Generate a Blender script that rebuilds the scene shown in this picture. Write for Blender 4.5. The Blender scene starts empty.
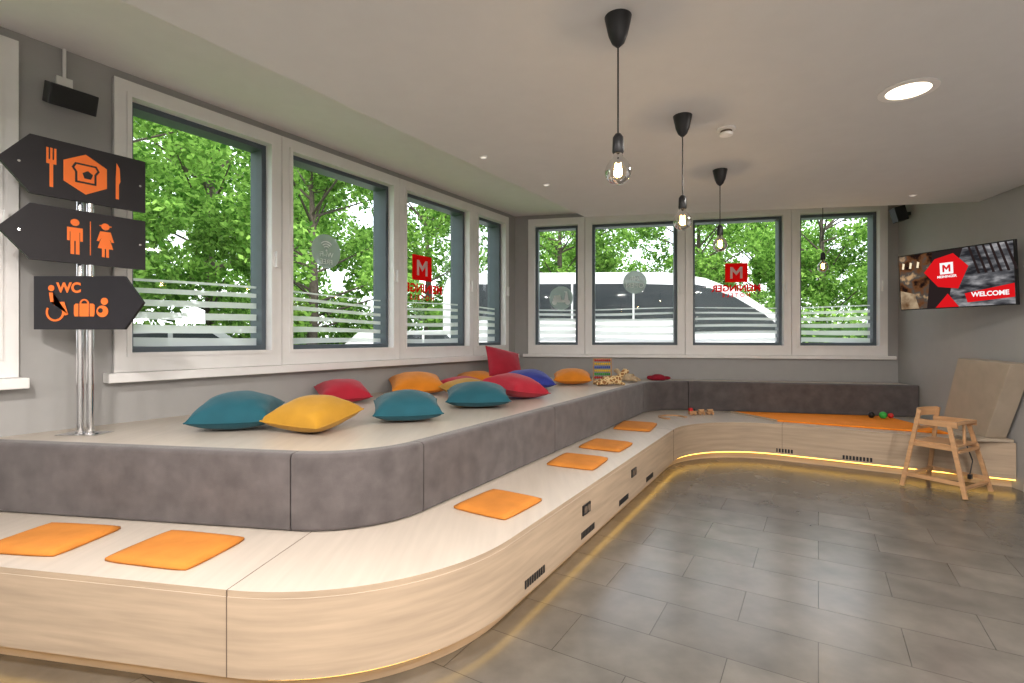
import bpy, math, random
from mathutils import Matrix, Vector
random.seed(7)

# ------------------------------------------------------------------ materials
def nodes(m):
    m.use_nodes = True
    nt = m.node_tree
    nt.nodes.clear()
    return nt, nt.nodes, nt.links

def mat(name, col, rough=0.5, metal=0.0, var=0.08, nscale=8.0, stretch=(1,1,1), bump=0.0, bscale=60.0, rotz=0.0, sheen=0.0, detail=4.0):
    m = bpy.data.materials.new(name)
    nt, N, L = nodes(m)
    out = N.new('ShaderNodeOutputMaterial'); b = N.new('ShaderNodeBsdfPrincipled')
    L.new(b.outputs[0], out.inputs[0])
    tc = N.new('ShaderNodeTexCoord'); mp = N.new('ShaderNodeMapping')
    mp.inputs['Scale'].default_value = stretch
    mp.inputs['Rotation'].default_value = (0,0,rotz)
    L.new(tc.outputs['Object'], mp.inputs['Vector'])
    ns = N.new('ShaderNodeTexNoise'); ns.inputs['Scale'].default_value = nscale; ns.inputs['Detail'].default_value = detail
    L.new(mp.outputs[0], ns.inputs['Vector'])
    cr = N.new('ShaderNodeValToRGB')
    cr.color_ramp.elements[0].position = 0.3; cr.color_ramp.elements[1].position = 0.7
    cr.color_ramp.elements[0].color = tuple(max(0, c*(1-var)) for c in col)+(1,)
    cr.color_ramp.elements[1].color = tuple(min(1, c*(1+var)) for c in col)+(1,)
    L.new(ns.outputs['Fac'], cr.inputs[0]); L.new(cr.outputs[0], b.inputs['Base Color'])
    b.inputs['Roughness'].default_value = rough
    b.inputs['Metallic'].default_value = metal
    if sheen: b.inputs['Sheen Weight'].default_value = sheen
    if bump:
        n2 = N.new('ShaderNodeTexNoise'); n2.inputs['Scale'].default_value = bscale; n2.inputs['Detail'].default_value = 3
        L.new(tc.outputs['Object'], n2.inputs['Vector'])
        bp = N.new('ShaderNodeBump'); bp.inputs['Strength'].default_value = bump; bp.inputs['Distance'].default_value = 0.01
        L.new(n2.outputs['Fac'], bp.inputs['Height']); L.new(bp.outputs[0], b.inputs['Normal'])
    return m

def thin_glass(name, tint=(1,1,1), ior=1.45):
    m = bpy.data.materials.new(name)
    nt, N, L = nodes(m)
    out = N.new('ShaderNodeOutputMaterial'); mx = N.new('ShaderNodeMixShader')
    fr = N.new('ShaderNodeFresnel'); fr.inputs[0].default_value = ior
    tr = N.new('ShaderNodeBsdfTransparent'); tr.inputs[0].default_value = tint+(1,)
    gl = N.new('ShaderNodeBsdfGlossy'); gl.inputs['Roughness'].default_value = 0.02
    L.new(fr.outputs[0], mx.inputs[0]); L.new(tr.outputs[0], mx.inputs[1]); L.new(gl.outputs[0], mx.inputs[2])
    L.new(mx.outputs[0], out.inputs[0])
    return m

def film(name, col, alpha):
    m = bpy.data.materials.new(name)
    nt, N, L = nodes(m)
    out = N.new('ShaderNodeOutputMaterial'); mx = N.new('ShaderNodeMixShader'); mx.inputs[0].default_value = alpha
    tr = N.new('ShaderNodeBsdfTransparent')
    ad = N.new('ShaderNodeMixShader'); ad.inputs[0].default_value = 0.5
    d = N.new('ShaderNodeBsdfDiffuse'); d.inputs[0].default_value = col+(1,)
    t = N.new('ShaderNodeBsdfTranslucent'); t.inputs[0].default_value = col+(1,)
    L.new(d.outputs[0], ad.inputs[1]); L.new(t.outputs[0], ad.inputs[2])
    L.new(tr.outputs[0], mx.inputs[1]); L.new(ad.outputs[0], mx.inputs[2]); L.new(mx.outputs[0], out.inputs[0])
    return m

def emit(name, col, s):
    m = bpy.data.materials.new(name)
    nt, N, L = nodes(m)
    out = N.new('ShaderNodeOutputMaterial'); e = N.new('ShaderNodeEmission')
    e.inputs[0].default_value = col+(1,); e.inputs[1].default_value = s
    L.new(e.outputs[0], out.inputs[0])
    return m

def emit_tex(name, stops, scale, s, stretch=(1,1,1)):
    m = bpy.data.materials.new(name)
    nt, N, L = nodes(m)
    out = N.new('ShaderNodeOutputMaterial'); e = N.new('ShaderNodeEmission'); e.inputs[1].default_value = s
    tc = N.new('ShaderNodeTexCoord'); mp=N.new('ShaderNodeMapping'); mp.inputs['Scale'].default_value=stretch
    ns = N.new('ShaderNodeTexNoise'); ns.inputs['Scale'].default_value=scale; ns.inputs['Detail'].default_value=6
    cr = N.new('ShaderNodeValToRGB')
    cr.color_ramp.elements[0].position=.35; cr.color_ramp.elements[0].color=stops[0]+(1,)
    cr.color_ramp.elements[1].position=.68; cr.color_ramp.elements[1].color=stops[-1]+(1,)
    for i,c in enumerate(stops[1:-1]):
        el=cr.color_ramp.elements.new(.35+.33*(i+1)/(len(stops)-1)); el.color=c+(1,)
    L.new(tc.outputs['Object'],mp.inputs[0]); L.new(mp.outputs[0],ns.inputs['Vector']); L.new(ns.outputs['Fac'],cr.inputs[0]); L.new(cr.outputs[0],e.inputs[0])
    L.new(e.outputs[0], out.inputs[0])
    return m

def leaf_mat(name, c0, c1):
    m = bpy.data.materials.new(name)
    nt, N, L = nodes(m)
    out = N.new('ShaderNodeOutputMaterial'); mx = N.new('ShaderNodeMixShader'); mx.inputs[0].default_value = 0.5
    d = N.new('ShaderNodeBsdfDiffuse'); t = N.new('ShaderNodeBsdfTranslucent')
    g = N.new('ShaderNodeNewGeometry'); cr = N.new('ShaderNodeValToRGB')
    cr.color_ramp.elements[0].color = c0+(1,); cr.color_ramp.elements[1].color = c1+(1,)
    L.new(g.outputs['Random Per Island'], cr.inputs[0])
    L.new(cr.outputs[0], d.inputs[0]); L.new(cr.outputs[0], t.inputs[0])
    L.new(d.outputs[0], mx.inputs[1]); L.new(t.outputs[0], mx.inputs[2]); L.new(mx.outputs[0], out.inputs[0])
    return m

def floor_mat():
    m = bpy.data.materials.new('floor_tile')
    nt, N, L = nodes(m)
    out = N.new('ShaderNodeOutputMaterial'); b = N.new('ShaderNodeBsdfPrincipled'); L.new(b.outputs[0], out.inputs[0])
    tc = N.new('ShaderNodeTexCoord'); mp = N.new('ShaderNodeMapping')
    mp.inputs['Rotation'].default_value = (0,0,math.radians(31.0))
    L.new(tc.outputs['Object'], mp.inputs[0])
    br = N.new('ShaderNodeTexBrick'); br.inputs['Scale'].default_value = 1.0
    br.inputs['Brick Width'].default_value = 0.66; br.inputs['Row Height'].default_value = 0.33
    br.inputs['Mortar Size'].default_value = 0.0018; br.inputs['Mortar Smooth'].default_value = 0.1
    br.inputs['Color1'].default_value = (0.106,0.098,0.089,1); br.inputs['Color2'].default_value = (0.132,0.122,0.110,1)
    br.inputs['Mortar'].default_value = (0.05,0.046,0.042,1)
    L.new(mp.outputs[0], br.inputs[0])
    ns = N.new('ShaderNodeTexNoise'); ns.inputs['Scale'].default_value = 4.0; ns.inputs['Detail'].default_value = 6; ns.inputs['Roughness'].default_value = 0.55
    L.new(tc.outputs['Object'], ns.inputs[0])
    cr = N.new('ShaderNodeValToRGB'); cr.color_ramp.elements[0].position=.25; cr.color_ramp.elements[1].position=.75
    cr.color_ramp.elements[0].color=(.74,.74,.74,1); cr.color_ramp.elements[1].color=(1.25,1.24,1.22,1)
    L.new(ns.outputs['Fac'], cr.inputs[0])
    mu = N.new('ShaderNodeMixRGB'); mu.blend_type='MULTIPLY'; mu.inputs[0].default_value=1
    L.new(br.outputs['Color'], mu.inputs[1]); L.new(cr.outputs[0], mu.inputs[2]); L.new(mu.outputs[0], b.inputs['Base Color'])
    rr = N.new('ShaderNodeMapRange'); rr.inputs['To Min'].default_value=.20; rr.inputs['To Max'].default_value=.30
    L.new(ns.outputs['Fac'], rr.inputs[0]); L.new(rr.outputs[0], b.inputs['Roughness'])
    b.inputs['IOR'].default_value=1.55
    bp = N.new('ShaderNodeBump'); bp.inputs['Strength'].default_value=.25; bp.inputs['Distance'].default_value=.004; bp.invert=True
    L.new(br.outputs['Fac'], bp.inputs['Height']); L.new(bp.outputs[0], b.inputs['Normal'])
    return m

M_wall = mat('wall_grey_paint', (0.39,0.385,0.382), 0.8, var=0.02, bump=0.05, bscale=200)
M_ceil = mat('ceiling_white_paint', (0.70,0.70,0.705), 0.85, var=0.015)
M_ceil2 = mat('ceiling_recess_paint', (0.80,0.78,0.775), 0.85, var=0.015)
M_floor = floor_mat()
M_white = mat('window_white', (0.82,0.81,0.81), 0.4, var=0.02)
M_dark = mat('window_dark_frame', (0.10,0.125,0.15), 0.4, var=0.05)
M_glass = thin_glass('window_glass')
M_stripe = film('frosted_stripe', (0.92,0.94,0.95), 0.74)
M_disc = film('frosted_disc', (0.45,0.5,0.48), 0.75)
M_redfilm = film('red_film', (0.85,0.02,0.02), 0.97)
M_whitefilm = film('white_film', (0.9,0.9,0.9), 0.95)
M_woodf = mat('maple_face', (0.455,0.355,0.262), 0.5, var=0.13, nscale=2.2, stretch=(1,1,14), detail=6)
M_woodt = mat('maple_top', (0.52,0.462,0.405), 0.32, var=0.05, nscale=2.0, stretch=(14,1,1), rotz=math.radians(31), detail=6)
M_seam = mat('seam_dark', (0.16,0.12,0.09), 0.8)
M_grey = mat('grey_upholstery', (0.115,0.100,0.100), 0.95, var=0.22, nscale=9, bump=0.25, bscale=350, sheen=0.25, detail=8)
M_orange = mat('orange_felt', (0.52,0.205,0.035), 0.9, var=0.1, bump=0.2, bscale=300)
M_tray = mat('orange_tray', (0.85,0.27,0.01), 0.7, var=0.04)
M_black = mat('black_plastic', (0.014,0.014,0.016), 0.4)
M_led = emit('led_warm', (1.0,0.60,0.13), 4.0)
M_chrome = mat('chrome', (0.75,0.75,0.76), 0.15, metal=1.0, var=0.01)
M_sign = mat('sign_black', (0.024,0.021,0.026), 0.5)
M_icon = mat('icon_orange', (0.92,0.22,0.04), 0.5, var=0.02)
M_chair = mat('chair_wood', (0.50,0.30,0.16), 0.45, var=0.14, nscale=5, stretch=(1,1,6))
M_panel = mat('panel_beige', (0.43,0.36,0.285), 0.5, var=0.06)

# ------------------------------------------------------------------ mesh builder
class MB:
    def __init__(s): s.v=[]; s.f=[]; s.m=[]
    def add(s, verts, faces, mi=0, M=None):
        o=len(s.v)
        for p in verts:
            p=Vector(p)
            if M is not None: p = M @ p
            s.v.append(tuple(p))
        for f in faces:
            s.f.append(tuple(o+i for i in f)); s.m.append(mi)
    def box(s, a, b, mi=0, M=None):
        x0,y0,z0=a; x1,y1,z1=b
        v=[(x0,y0,z0),(x1,y0,z0),(x1,y1,z0),(x0,y1,z0),(x0,y0,z1),(x1,y0,z1),(x1,y1,z1),(x0,y1,z1)]
        f=[(0,3,2,1),(4,5,6,7),(0,1,5,4),(1,2,6,5),(2,3,7,6),(3,0,4,7)]
        s.add(v,f,mi,M)
    def prism(s, pts, z0, z1, mi=0, M=None, mtop=None):
        a = sum(pts[i][0]*pts[(i+1)%len(pts)][1]-pts[(i+1)%len(pts)][0]*pts[i][1] for i in range(len(pts)))
        if a<0: pts=list(reversed(pts))
        n=len(pts)
        v=[(p[0],p[1],z0) for p in pts]+[(p[0],p[1],z1) for p in pts]
        s.add(v,[tuple(reversed(range(n)))]+[(i,(i+1)%n,n+(i+1)%n,n+i) for i in range(n)],mi,M)
        s.add([(p[0],p[1],z1) for p in pts],[tuple(range(n))],mi if mtop is None else mtop,M)
    def plate(s, pts, y0, y1, mi=0, M=None):
        n=len(pts)
        v=[(p[0],y0,p[1]) for p in pts]+[(p[0],y1,p[1]) for p in pts]
        s.add(v,[tuple(range(n)),tuple(reversed(range(n,2*n)))]+[(i,n+i,n+(i+1)%n,(i+1)%n) for i in range(n)],mi,M)
    def cyl(s, p0, p1, r0, r1=None, n=16, mi=0, M=None, cap=True):
        if r1 is None: r1=r0
        p0=Vector(p0); p1=Vector(p1); d=(p1-p0).normalized()
        a = d.orthogonal().normalized(); b=d.cross(a)
        v=[]
        for p,r in ((p0,r0),(p1,r1)):
            for i in range(n):
                t=2*math.pi*i/n; v.append(p+a*(r*math.cos(t))+b*(r*math.sin(t)))
        f=[(i,(i+1)%n,n+(i+1)%n,n+i) for i in range(n)]
        if cap: f+= [tuple(reversed(range(n))),tuple(range(n,2*n))]
        s.add(v,f,mi,M)
    def lathe(s, prof, c=(0,0,0), n=24, mi=0, M=None):
        v=[]; f=[]
        for r,z in prof:
            for i in range(n):
                t=2*math.pi*i/n; v.append((c[0]+r*math.cos(t),c[1]+r*math.sin(t),c[2]+z))
        for k in range(len(prof)-1):
            for i in range(n):
                f.append((k*n+i,k*n+(i+1)%n,(k+1)*n+(i+1)%n,(k+1)*n+i))
        s.add(v,f,mi,M)
    def sphere(s, c, r, n=14, mi=0, M=None):
        if not isinstance(r,(tuple,list)): r=(r,r,r)
        v=[];f=[]
        h=n//2
        for k in range(h+1):
            ph=math.pi*k/h
            for i in range(n):
                t=2*math.pi*i/n
                v.append((c[0]+r[0]*math.sin(ph)*math.cos(t),c[1]+r[1]*math.sin(ph)*math.sin(t),c[2]+r[2]*math.cos(ph)))
        for k in range(h):
            for i in range(n):
                f.append((k*n+i,(k+1)*n+i,(k+1)*n+(i+1)%n,k*n+(i+1)%n))
        s.add(v,f,mi,M)
    def beam(s, p0, p1, w, d, mi=0, M=None, side=(0,1,0)):
        p0=Vector(p0);p1=Vector(p1);z=(p1-p0).normalized();y=Vector(side)
        if abs(y.normalized().dot(z))>.99: y=Vector((1,0,0))
        x=y.cross(z).normalized();y=z.cross(x)
        v=[]
        for p in (p0,p1):
            for a,b in ((-1,-1),(1,-1),(1,1),(-1,1)): v.append(p+x*(a*w/2)+y*(b*d/2))
        s.add(v,[(0,3,2,1),(4,5,6,7),(0,1,5,4),(1,2,6,5),(2,3,7,6),(3,0,4,7)],mi,M)
    def sweep(s, path, prof, mi=0, cap=True):
        n=len(path); k=len(prof); v=[]
        for i,p in enumerate(path):
            a=Vector(path[max(i-1,0)]); b=Vector(path[min(i+1,n-1)]); d=(b-a).normalized(); nr=Vector((-d.y,d.x))
            for o,z in prof: v.append((p[0]+nr.x*o,p[1]+nr.y*o,z))
        f=[]
        for i in range(n-1):
            for j in range(k):
                f.append((i*k+j,i*k+(j+1)%k,(i+1)*k+(j+1)%k,(i+1)*k+j))
        if cap: f+=[tuple(reversed(range(k))),tuple(range((n-1)*k,n*k))]
        s.add(v,f,mi)
    def build(s, name, mats, parent=None, smooth=False, bevel=0, loc=None, rot=None, autosmooth=None, mw=None):
        me=bpy.data.meshes.new(name); me.from_pydata(s.v,[],s.f)
        if not isinstance(mats,(list,tuple)): mats=[mats]
        for m in mats: me.materials.append(m)
        for i,p in enumerate(me.polygons):
            p.material_index=s.m[i]; p.use_smooth = smooth
        me.update(); me.validate()
        ob=bpy.data.objects.new(name,me); bpy.context.scene.collection.objects.link(ob)
        if autosmooth is not None:
            import bmesh
            bm=bmesh.new(); bm.from_mesh(me)
            for e in bm.edges:
                if len(e.link_faces)==2 and e.calc_face_angle(0)>math.radians(autosmooth): e.smooth=False
            for fa in bm.faces: fa.smooth=True
            bm.to_mesh(me); bm.free()
        if bevel:
            md=ob.modifiers.new('bevel','BEVEL'); md.width=bevel; md.segments=2; md.limit_method='ANGLE'
        if parent: ob.parent=parent
        if loc: ob.location=loc
        if rot: ob.rotation_euler=rot
        if mw is not None: ob.matrix_world=mw
        return ob

def empty(name, loc=(0,0,0)):
    e=bpy.data.objects.new(name,None); e.location=loc; bpy.context.scene.collection.objects.link(e); e.empty_display_size=.1
    return e
def frame(o, d, z=0.0):
    d=Vector(d).normalized(); n=Vector((-d.y,d.x))
    return Matrix(((d.x,n.x,0,o[0]),(d.y,n.y,0,o[1]),(0,0,1,z),(0,0,0,1)))
def text(name, body, size, F, x, y, z, material, parent, mirror=False, bold=0.0):
    cu=bpy.data.curves.new(name,'FONT'); cu.body=body; cu.size=size; cu.align_x='CENTER'; cu.align_y='CENTER'; cu.extrude=0.0006; cu.offset=bold
    cu.materials.append(material)
    ob=bpy.data.objects.new(name,cu); bpy.context.scene.collection.objects.link(ob)
    if mirror: Rm=Matrix(((-1,0,0,0),(0,0,1,0),(0,1,0,0),(0,0,0,1)))
    else: Rm=Matrix(((1,0,0,0),(0,0,-1,0),(0,1,0,0),(0,0,0,1)))
    mw = F @ Matrix.Translation((x,y,z)) @ Rm
    ob.parent=parent; ob.matrix_world=mw
    return ob

# ------------------------------------------------------------------ room plan
dL=Vector((0.5456,0.8381)); L0=(-4.874,0.0)
C=(0.045,7.56); dB=Vector((0.978,-0.2096)); RC=(4.93,6.51)
dR=Vector((-0.2096,-0.978))
FL=frame(L0,dL); FB=frame(C,dB); FR=frame(RC,dR)
ZU=3.15; ZD=2.69; WT=0.30
W0,W1=1.12,3.09

def wall(name,F,u0,u1,wins):
    b=MB(); top=3.45
    if not wins: b.box((u0,0,-.2),(u1,WT,top),0)
    else:
        b.box((u0,0,-.2),(u1,WT,W0),0); b.box((u0,0,W1),(u1,WT,top),0)
        cur=u0
        groups=[]
        for w in wins:
            if groups and abs(groups[-1][1]-w[0])<1e-3: groups[-1][1]=w[1]
            else: groups.append([w[0],w[1]])
        for g in groups:
            b.box((cur,0,W0),(g[0],WT,W1),0); cur=g[1]
        b.box((cur,0,W0),(u1,WT,W1),0)
    return b.build(name,M_wall,mw=F)

winL=[(0.60,1.98),(1.98,3.59),(4.052,5.258),(5.258,6.65),(6.65,7.971),(7.971,8.806)]
winB=[(0.20,1.029),(1.029,2.401),(2.401,3.744),(3.744,4.87)]
wall('wall_left',FL,-2.3,9.27,winL)
wall('wall_back',FB,-.02,5.3,winB)
wall('wall_right',FR,-.0,8.6,[])
b=MB(); b.box((-6.6,-2.0,-.2),(3.6,-1.75,3.45)); b.build('wall_rear',M_wall)
b=MB(); rp=[(-6.05,-1.8),(3.17,-1.8),(4.95,6.5),(0.045,7.6)]
b.prism(rp,-.2,0.0); b.build('floor',M_floor)
b=MB(); b.prism([(-6.4,-2.05),(3.5,-2.05),(5.3,6.75),(0.0,7.9),(-.35,7.75)],ZU,3.5); b.build('ceiling',M_ceil2)
dc=[(0.81,5.65),(4.595,5.02),(3.15,-1.74),(-4.0,-1.74)]
b=MB(); b.prism(dc,ZD,ZU-.002); b.build('ceiling_dropped',M_ceil)

widx=0
def window(F,u0,u1):
    global widx; widx+=1
    b=MB(); m=0.10; o0,o1=1.25,2.985
    for (a,c,z0,z1) in ((u0+.003,u0+m,W0,W1),(u1-m,u1-.003,W0,W1),(u0+m,u1-m,W0,o0),(u0+m,u1-m,o1,W1)):
        b.box((a,-.03,z0),(c,.07,z1),0)
    q=.028
    for (a,c,z0,z1) in ((u0+m-q,u0+m,o0-q,o1+q),(u1-m,u1-m+q,o0-q,o1+q),(u0+m,u1-m,o0-q,o0),(u0+m,u1-m,o1,o1+q)):
        b.box((a,-.042,z0),(c,-.028,z1),0)
    d=.038; a0,a1=u0+m,u1-m
    for (a,c,z0,z1) in ((a0,a0+d,o0,o1),(a1-d,a1,o0,o1),(a0+d,a1-d,o0,o0+d),(a0+d,a1-d,o1-d,o1)):
        b.box((a,.045,z0),(c,.20,z1),1)
    b.box((u0,.07,W0),(a0,.28,W1),1); b.box((a1,.07,W0),(u1,.28,W1),1)
    b.box((a0,.07,W0),(a1,.28,o0),1); b.box((a0,.07,o1),(a1,.28,W1),1)
    b.box((u1-.075,-.075,1.95),(u1-.055,-.042,2.08),0)
    g0,g1=a0+d,a1-d
    b.add([(g0,.13,o0+d),(g1,.13,o0+d),(g1,.13,o1-d),(g0,.13,o1-d)],[(0,1,2,3)],2)
    hs=[(1.325,.060),(1.425,.056),(1.522,.050),(1.614,.044),(1.698,.034),(1.768,.018)]
    ns=16
    for k,(zc,h) in enumerate(hs):
        v=[];f=[]
        for i in range(ns+1):
            t=i/ns; u=g0+(g1-g0)*t
            w=.012*math.sin(u*2.3+k*.5)
            v+= [(u,.124,zc+w-h/2),(u,.124,zc+w+h/2*(.8+.4*math.sin(u*1.7)))]
        for i in range(ns): f.append((2*i,2*i+2,2*i+3,2*i+1))
        b.add(v,f,3)
    return b.build('window_%d'%widx,[M_white,M_dark,M_glass,M_stripe],mw=F)
for w in winL: window(FL,*w)
for w in winB: window(FB,*w)
b=MB(); b.box((4.0,-.10,1.055),(8.98,-.001,1.118),0); b.build('trim_1',M_white,bevel=.006,mw=FL)
b=MB(); b.box((.5,-.10,1.055),(3.62,-.001,1.118),0); b.build('trim_2',M_white,bevel=.006,mw=FL)
b=MB(); b.box((.13,-.07,1.075),(4.95,-.001,1.118),0); b.build('trim_3',M_white,bevel=.006,mw=FB)
b=MB(); b.box((2.1,-.015,0),(8.2,-.001,.07),0); b.build('baseboard_right',M_white,mw=FR)
b=MB(); b.box((-5.8,-1.749,0),(3.15,-1.735,.07)); b.build('baseboard_rear',M_white)

# ------------------------------------------------------------------ window decals
def disc(cx,cz,r,n=28): return [(cx+r*math.cos(2*math.pi*i/n),cz+r*math.sin(2*math.pi*i/n)) for i in range(n)]
def arc_band(cx,cz,r0,r1,a0,a1,n=10):
    p=[(cx+r1*math.cos(a0+(a1-a0)*i/n),cz+r1*math.sin(a0+(a1-a0)*i/n)) for i in range(n+1)]
    p+=[(cx+r0*math.cos(a1-(a1-a0)*i/n),cz+r0*math.sin(a1-(a1-a0)*i/n)) for i in range(n+1)]
    return p
def logo(F,u,z,s):
    e=empty('window_logo_decal'); b=MB()
    b.plate([(u-s,z-s*.9),(u+s,z-s*.9),(u+s,z+s*.9),(u-s,z+s*.9)],.119,.121,0,F)
    k=s*.55
    b.plate([(u-k,z-k),(u-k*.6,z-k),(u-k*.6,z+k*.25),(u,z-k*.45),(u+k*.6,z+k*.25),(u+k*.6,z-k),(u+k,z-k),(u+k,z+k),(u+k*.6,z+k),(u,z+k*.2),(u-k*.6,z+k),(u-k,z+k)],.117,.1185,1,F)
    b.build('logo_square',[M_redfilm,M_whitefilm],parent=e)
    text('logo_text','MEININGER',s*.84,F,u,.119,z-s*1.5,M_redfilm,e,mirror=True,bold=.005)
    text('logo_subtext','H O T E L S',s*.5,F,u,.119,z-s*2.15,M_redfilm,e,mirror=True,bold=.002)
logo(FL,7.16,2.18,.165)
logo(FB,3.09,2.25,.145)
def wifi(F,u,z,r):
    e=empty('wifi_decal'); b=MB(); b.plate(disc(u,z,r),.120,.122,0,F)
    b.plate(disc(u,z+r*.05,r*.07,12),.117,.1195,1,F)
    for k in (.2,.34,.48): b.plate(arc_band(u,z+r*.05,r*k,r*(k+.07),math.radians(45),math.radians(135)),.117,.1195,1,F)
    b.build('wifi_disc',[M_disc,M_whitefilm],parent=e)
    text('wifi_text','Wi-Fi\nFREE',r*.42,F,u,.118,z-r*.42,M_whitefilm,e,mirror=True)
wifi(FL,5.82,2.19,.165)
e=empty('opening_hours_decal'); b=MB(); b.plate(disc(1.73,2.15,.165),.120,.122,0,FB); b.build('disc',[M_disc],parent=e)
text('hours_text','24h\nOPEN',.10,FB,1.73,.118,2.15,M_whitefilm,e,mirror=True)
def scooter(F,u,z,s):
    b=MB(); b.plate(disc(u,z,s*1.35),.121,.123,1,F)
    b.plate(disc(u-.75*s,z-.5*s,.28*s),.118,.1205,0,F); b.plate(disc(u+.75*s,z-.5*s,.28*s),.118,.1205,0,F)
    b.plate([(u-.95*s,z-.2*s),(u-.8*s,z+.3*s),(u-.1*s,z+.35*s),(u+.05*s,z-.2*s),(u+.35*s,z-.2*s),(u+.5*s,z+.6*s),(u+.35*s,z+.75*s),(u+.7*s,z+.75*s),(u+.85*s,z-.3*s),(u+.5*s,z-.5*s),(u-.4*s,z-.5*s)],.118,.1205,0,F)
    b.build('scooter_decal',[M_whitefilm,M_disc])
scooter(FB,.67,1.94,.13)

# ------------------------------------------------------------------ bench / platform
def fillet(A,B,Cc,T,n=18):
    A=Vector(A);B=Vector(B);Cc=Vector(Cc)
    d0=(B-A).normalized(); d1=(Cc-B).normalized(); P=B-d0*T
    turn=d0.angle(d1); r=T/math.tan(turn/2)
    sg=1 if d0.x*d1.y-d0.y*d1.x>0 else -1
    nrm=Vector((-d0.y,d0.x))*sg; ctr=P+nrm*r
    pts=[]
    for i in range(n+1):
        a=turn*i/n*sg; v=P-ctr
        pts.append((ctr.x+v.x*math.cos(a)-v.y*math.sin(a), ctr.y+v.x*math.sin(a)+v.y*math.cos(a)))
    return pts
P0=(-3.345,2.323);P1=(-.3655,1.772);P2=(2.138,6.059);P3=(4.500,4.551)
a1=fillet(P0,P1,P2,.71,24); a2=fillet(P1,P2,P3,.95)
NA=len(a1)
outer=[P0]+a1+a2+[P3]
def offs(path,o):
    r=[];n=len(path)
    for i,p in enumerate(path):
        a=Vector(path[max(i-1,0)]); b2=Vector(path[min(i+1,n-1)]); d=(b2-a).normalized()
        r.append((p[0]-d.y*o,p[1]+d.x*o))
    return r
wallpts=[(4.92,6.50),(0.050,7.548)]
b=MB()
b.prism(outer+wallpts,.085,.385,0,mtop=1)
b.prism(offs(outer,.002)+wallpts,.385,.41,0,mtop=1)
b.prism(offs(outer,.07)+wallpts,.0,.085,0)
b.sweep(offs(outer,.022),[(0,.070),(.012,.070),(.012,.0845),(0,.0845)],2)
def seam_face(i,path=outer):
    p=Vector(path[i]); q=Vector(path[i+1]); d=(q-p).normalized(); F=frame(p,d)
    b.box((-.0015,-.0015,.085),(.0015,.01,.41),3,F)
    b.box((-.0015,0,.4095),(.0015,.6,.4106),3,F)
seam_face(1); seam_face(NA+1); seam_face(NA+19)
FP=frame((-1.40,0),(.584,1))
ln=math.sqrt(1+.584**2)
for Y in (2.60,3.22,3.84,4.46):
    u=Y*ln
    for k in range(9): b.box((u-.11+k*.025,-.003,.115),(u-.11+k*.025+.015,.01,.155),4,FP)
for Y in (3.19,4.05):
    u=Y*ln
    b.box((u-.06,-.008,.255),(u+.06,.01,.315),4,FP)
    for q_ in (-.028,.028):
        b.lathe([(0,-.0),(.022,0),(.022,.004),(.0,.004)],n=18,mi=3,M=FP@Matrix.Translation((u+q_,-.009,.285))@Matrix.Rotation(math.pi/2,4,'X'))
FA=frame((2.582,5.776),(.843,-.538))
for u in (.40,1.10):
    for k in range(9): b.box((u-.125+k*.029,-.003,.105),(u-.125+k*.029+.018,.01,.145),4,FA)
b.build('wooden_bench',[M_woodf,M_woodt,M_led,M_seam,M_black],autosmooth=25)

Q0=(-3.04,2.788);Q1=(-.677,2.402);Q2=(1.864,6.75);Q3=(4.820,6.036)
c1=fillet(Q0,Q1,Q2,.40); c2=fillet(Q1,Q2,Q3,.45)
inner=[Q0]+c1+c2+[Q3]
b=MB(); b.prism(offs(inner,.10)+[(4.917,6.495),(0.052,7.543)],.4115,.778,0)
b.build('seating_platform',[M_woodt])
def lerp(a,c,t): return (a[0]+(c[0]-a[0])*t,a[1]+(c[1]-a[1])*t)
def shrink(p,g=.004):
    p=list(p); a=Vector(p[0]);c=Vector(p[1]); d=(c-a).normalized(); p[0]=tuple(a+d*g)
    a=Vector(p[-1]);c=Vector(p[-2]); d=(c-a).normalized(); p[-1]=tuple(a+d*g); return p
def straight(a,c,n=6): return [lerp(a,c,i/n) for i in range(n+1)]
S=(.351,4.163)
def rr(o0,o1,z0,z1,r,n=4):
    p=[]
    for cx,cz,a in ((o1-r,z0+r,-90),(o1-r,z1-r,0),(o0+r,z1-r,90),(o0+r,z0+r,180)):
        for i in range(n+1):
            t=math.radians(a+90*i/n); p.append((cx+r*math.cos(t),cz+r*math.sin(t)))
    return p
prof=rr(.0,.098,.412,.788,.022)
backrest=empty('upholstered_backrest')
blocks=[straight(Q0,c1[0]),c1,straight(c1[-1],S),straight(S,c2[0]),c2,straight(c2[-1],Q3,10)]
for i,bl in enumerate(blocks):
    b=MB(); b.sweep(shrink(bl),prof,0)
    b.build('backrest_block_%d'%(i+1),[M_grey],parent=backrest,smooth=True,autosmooth=50)
b=MB(); tp=[(2.76,6.43),(4.42,6.03),(4.26,4.96),(2.98,5.73)]
b.prism(tp,.411,.428,0)
for i in (3,):
    p=tp[i]; q_=tp[(i+1)%4]; b.beam((p[0],p[1],.421),(q_[0],q_[1],.421),.018,.02,1,side=(0,0,1))
b.build('orange_play_tray',[M_tray,M_woodf],bevel=.003)

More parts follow.
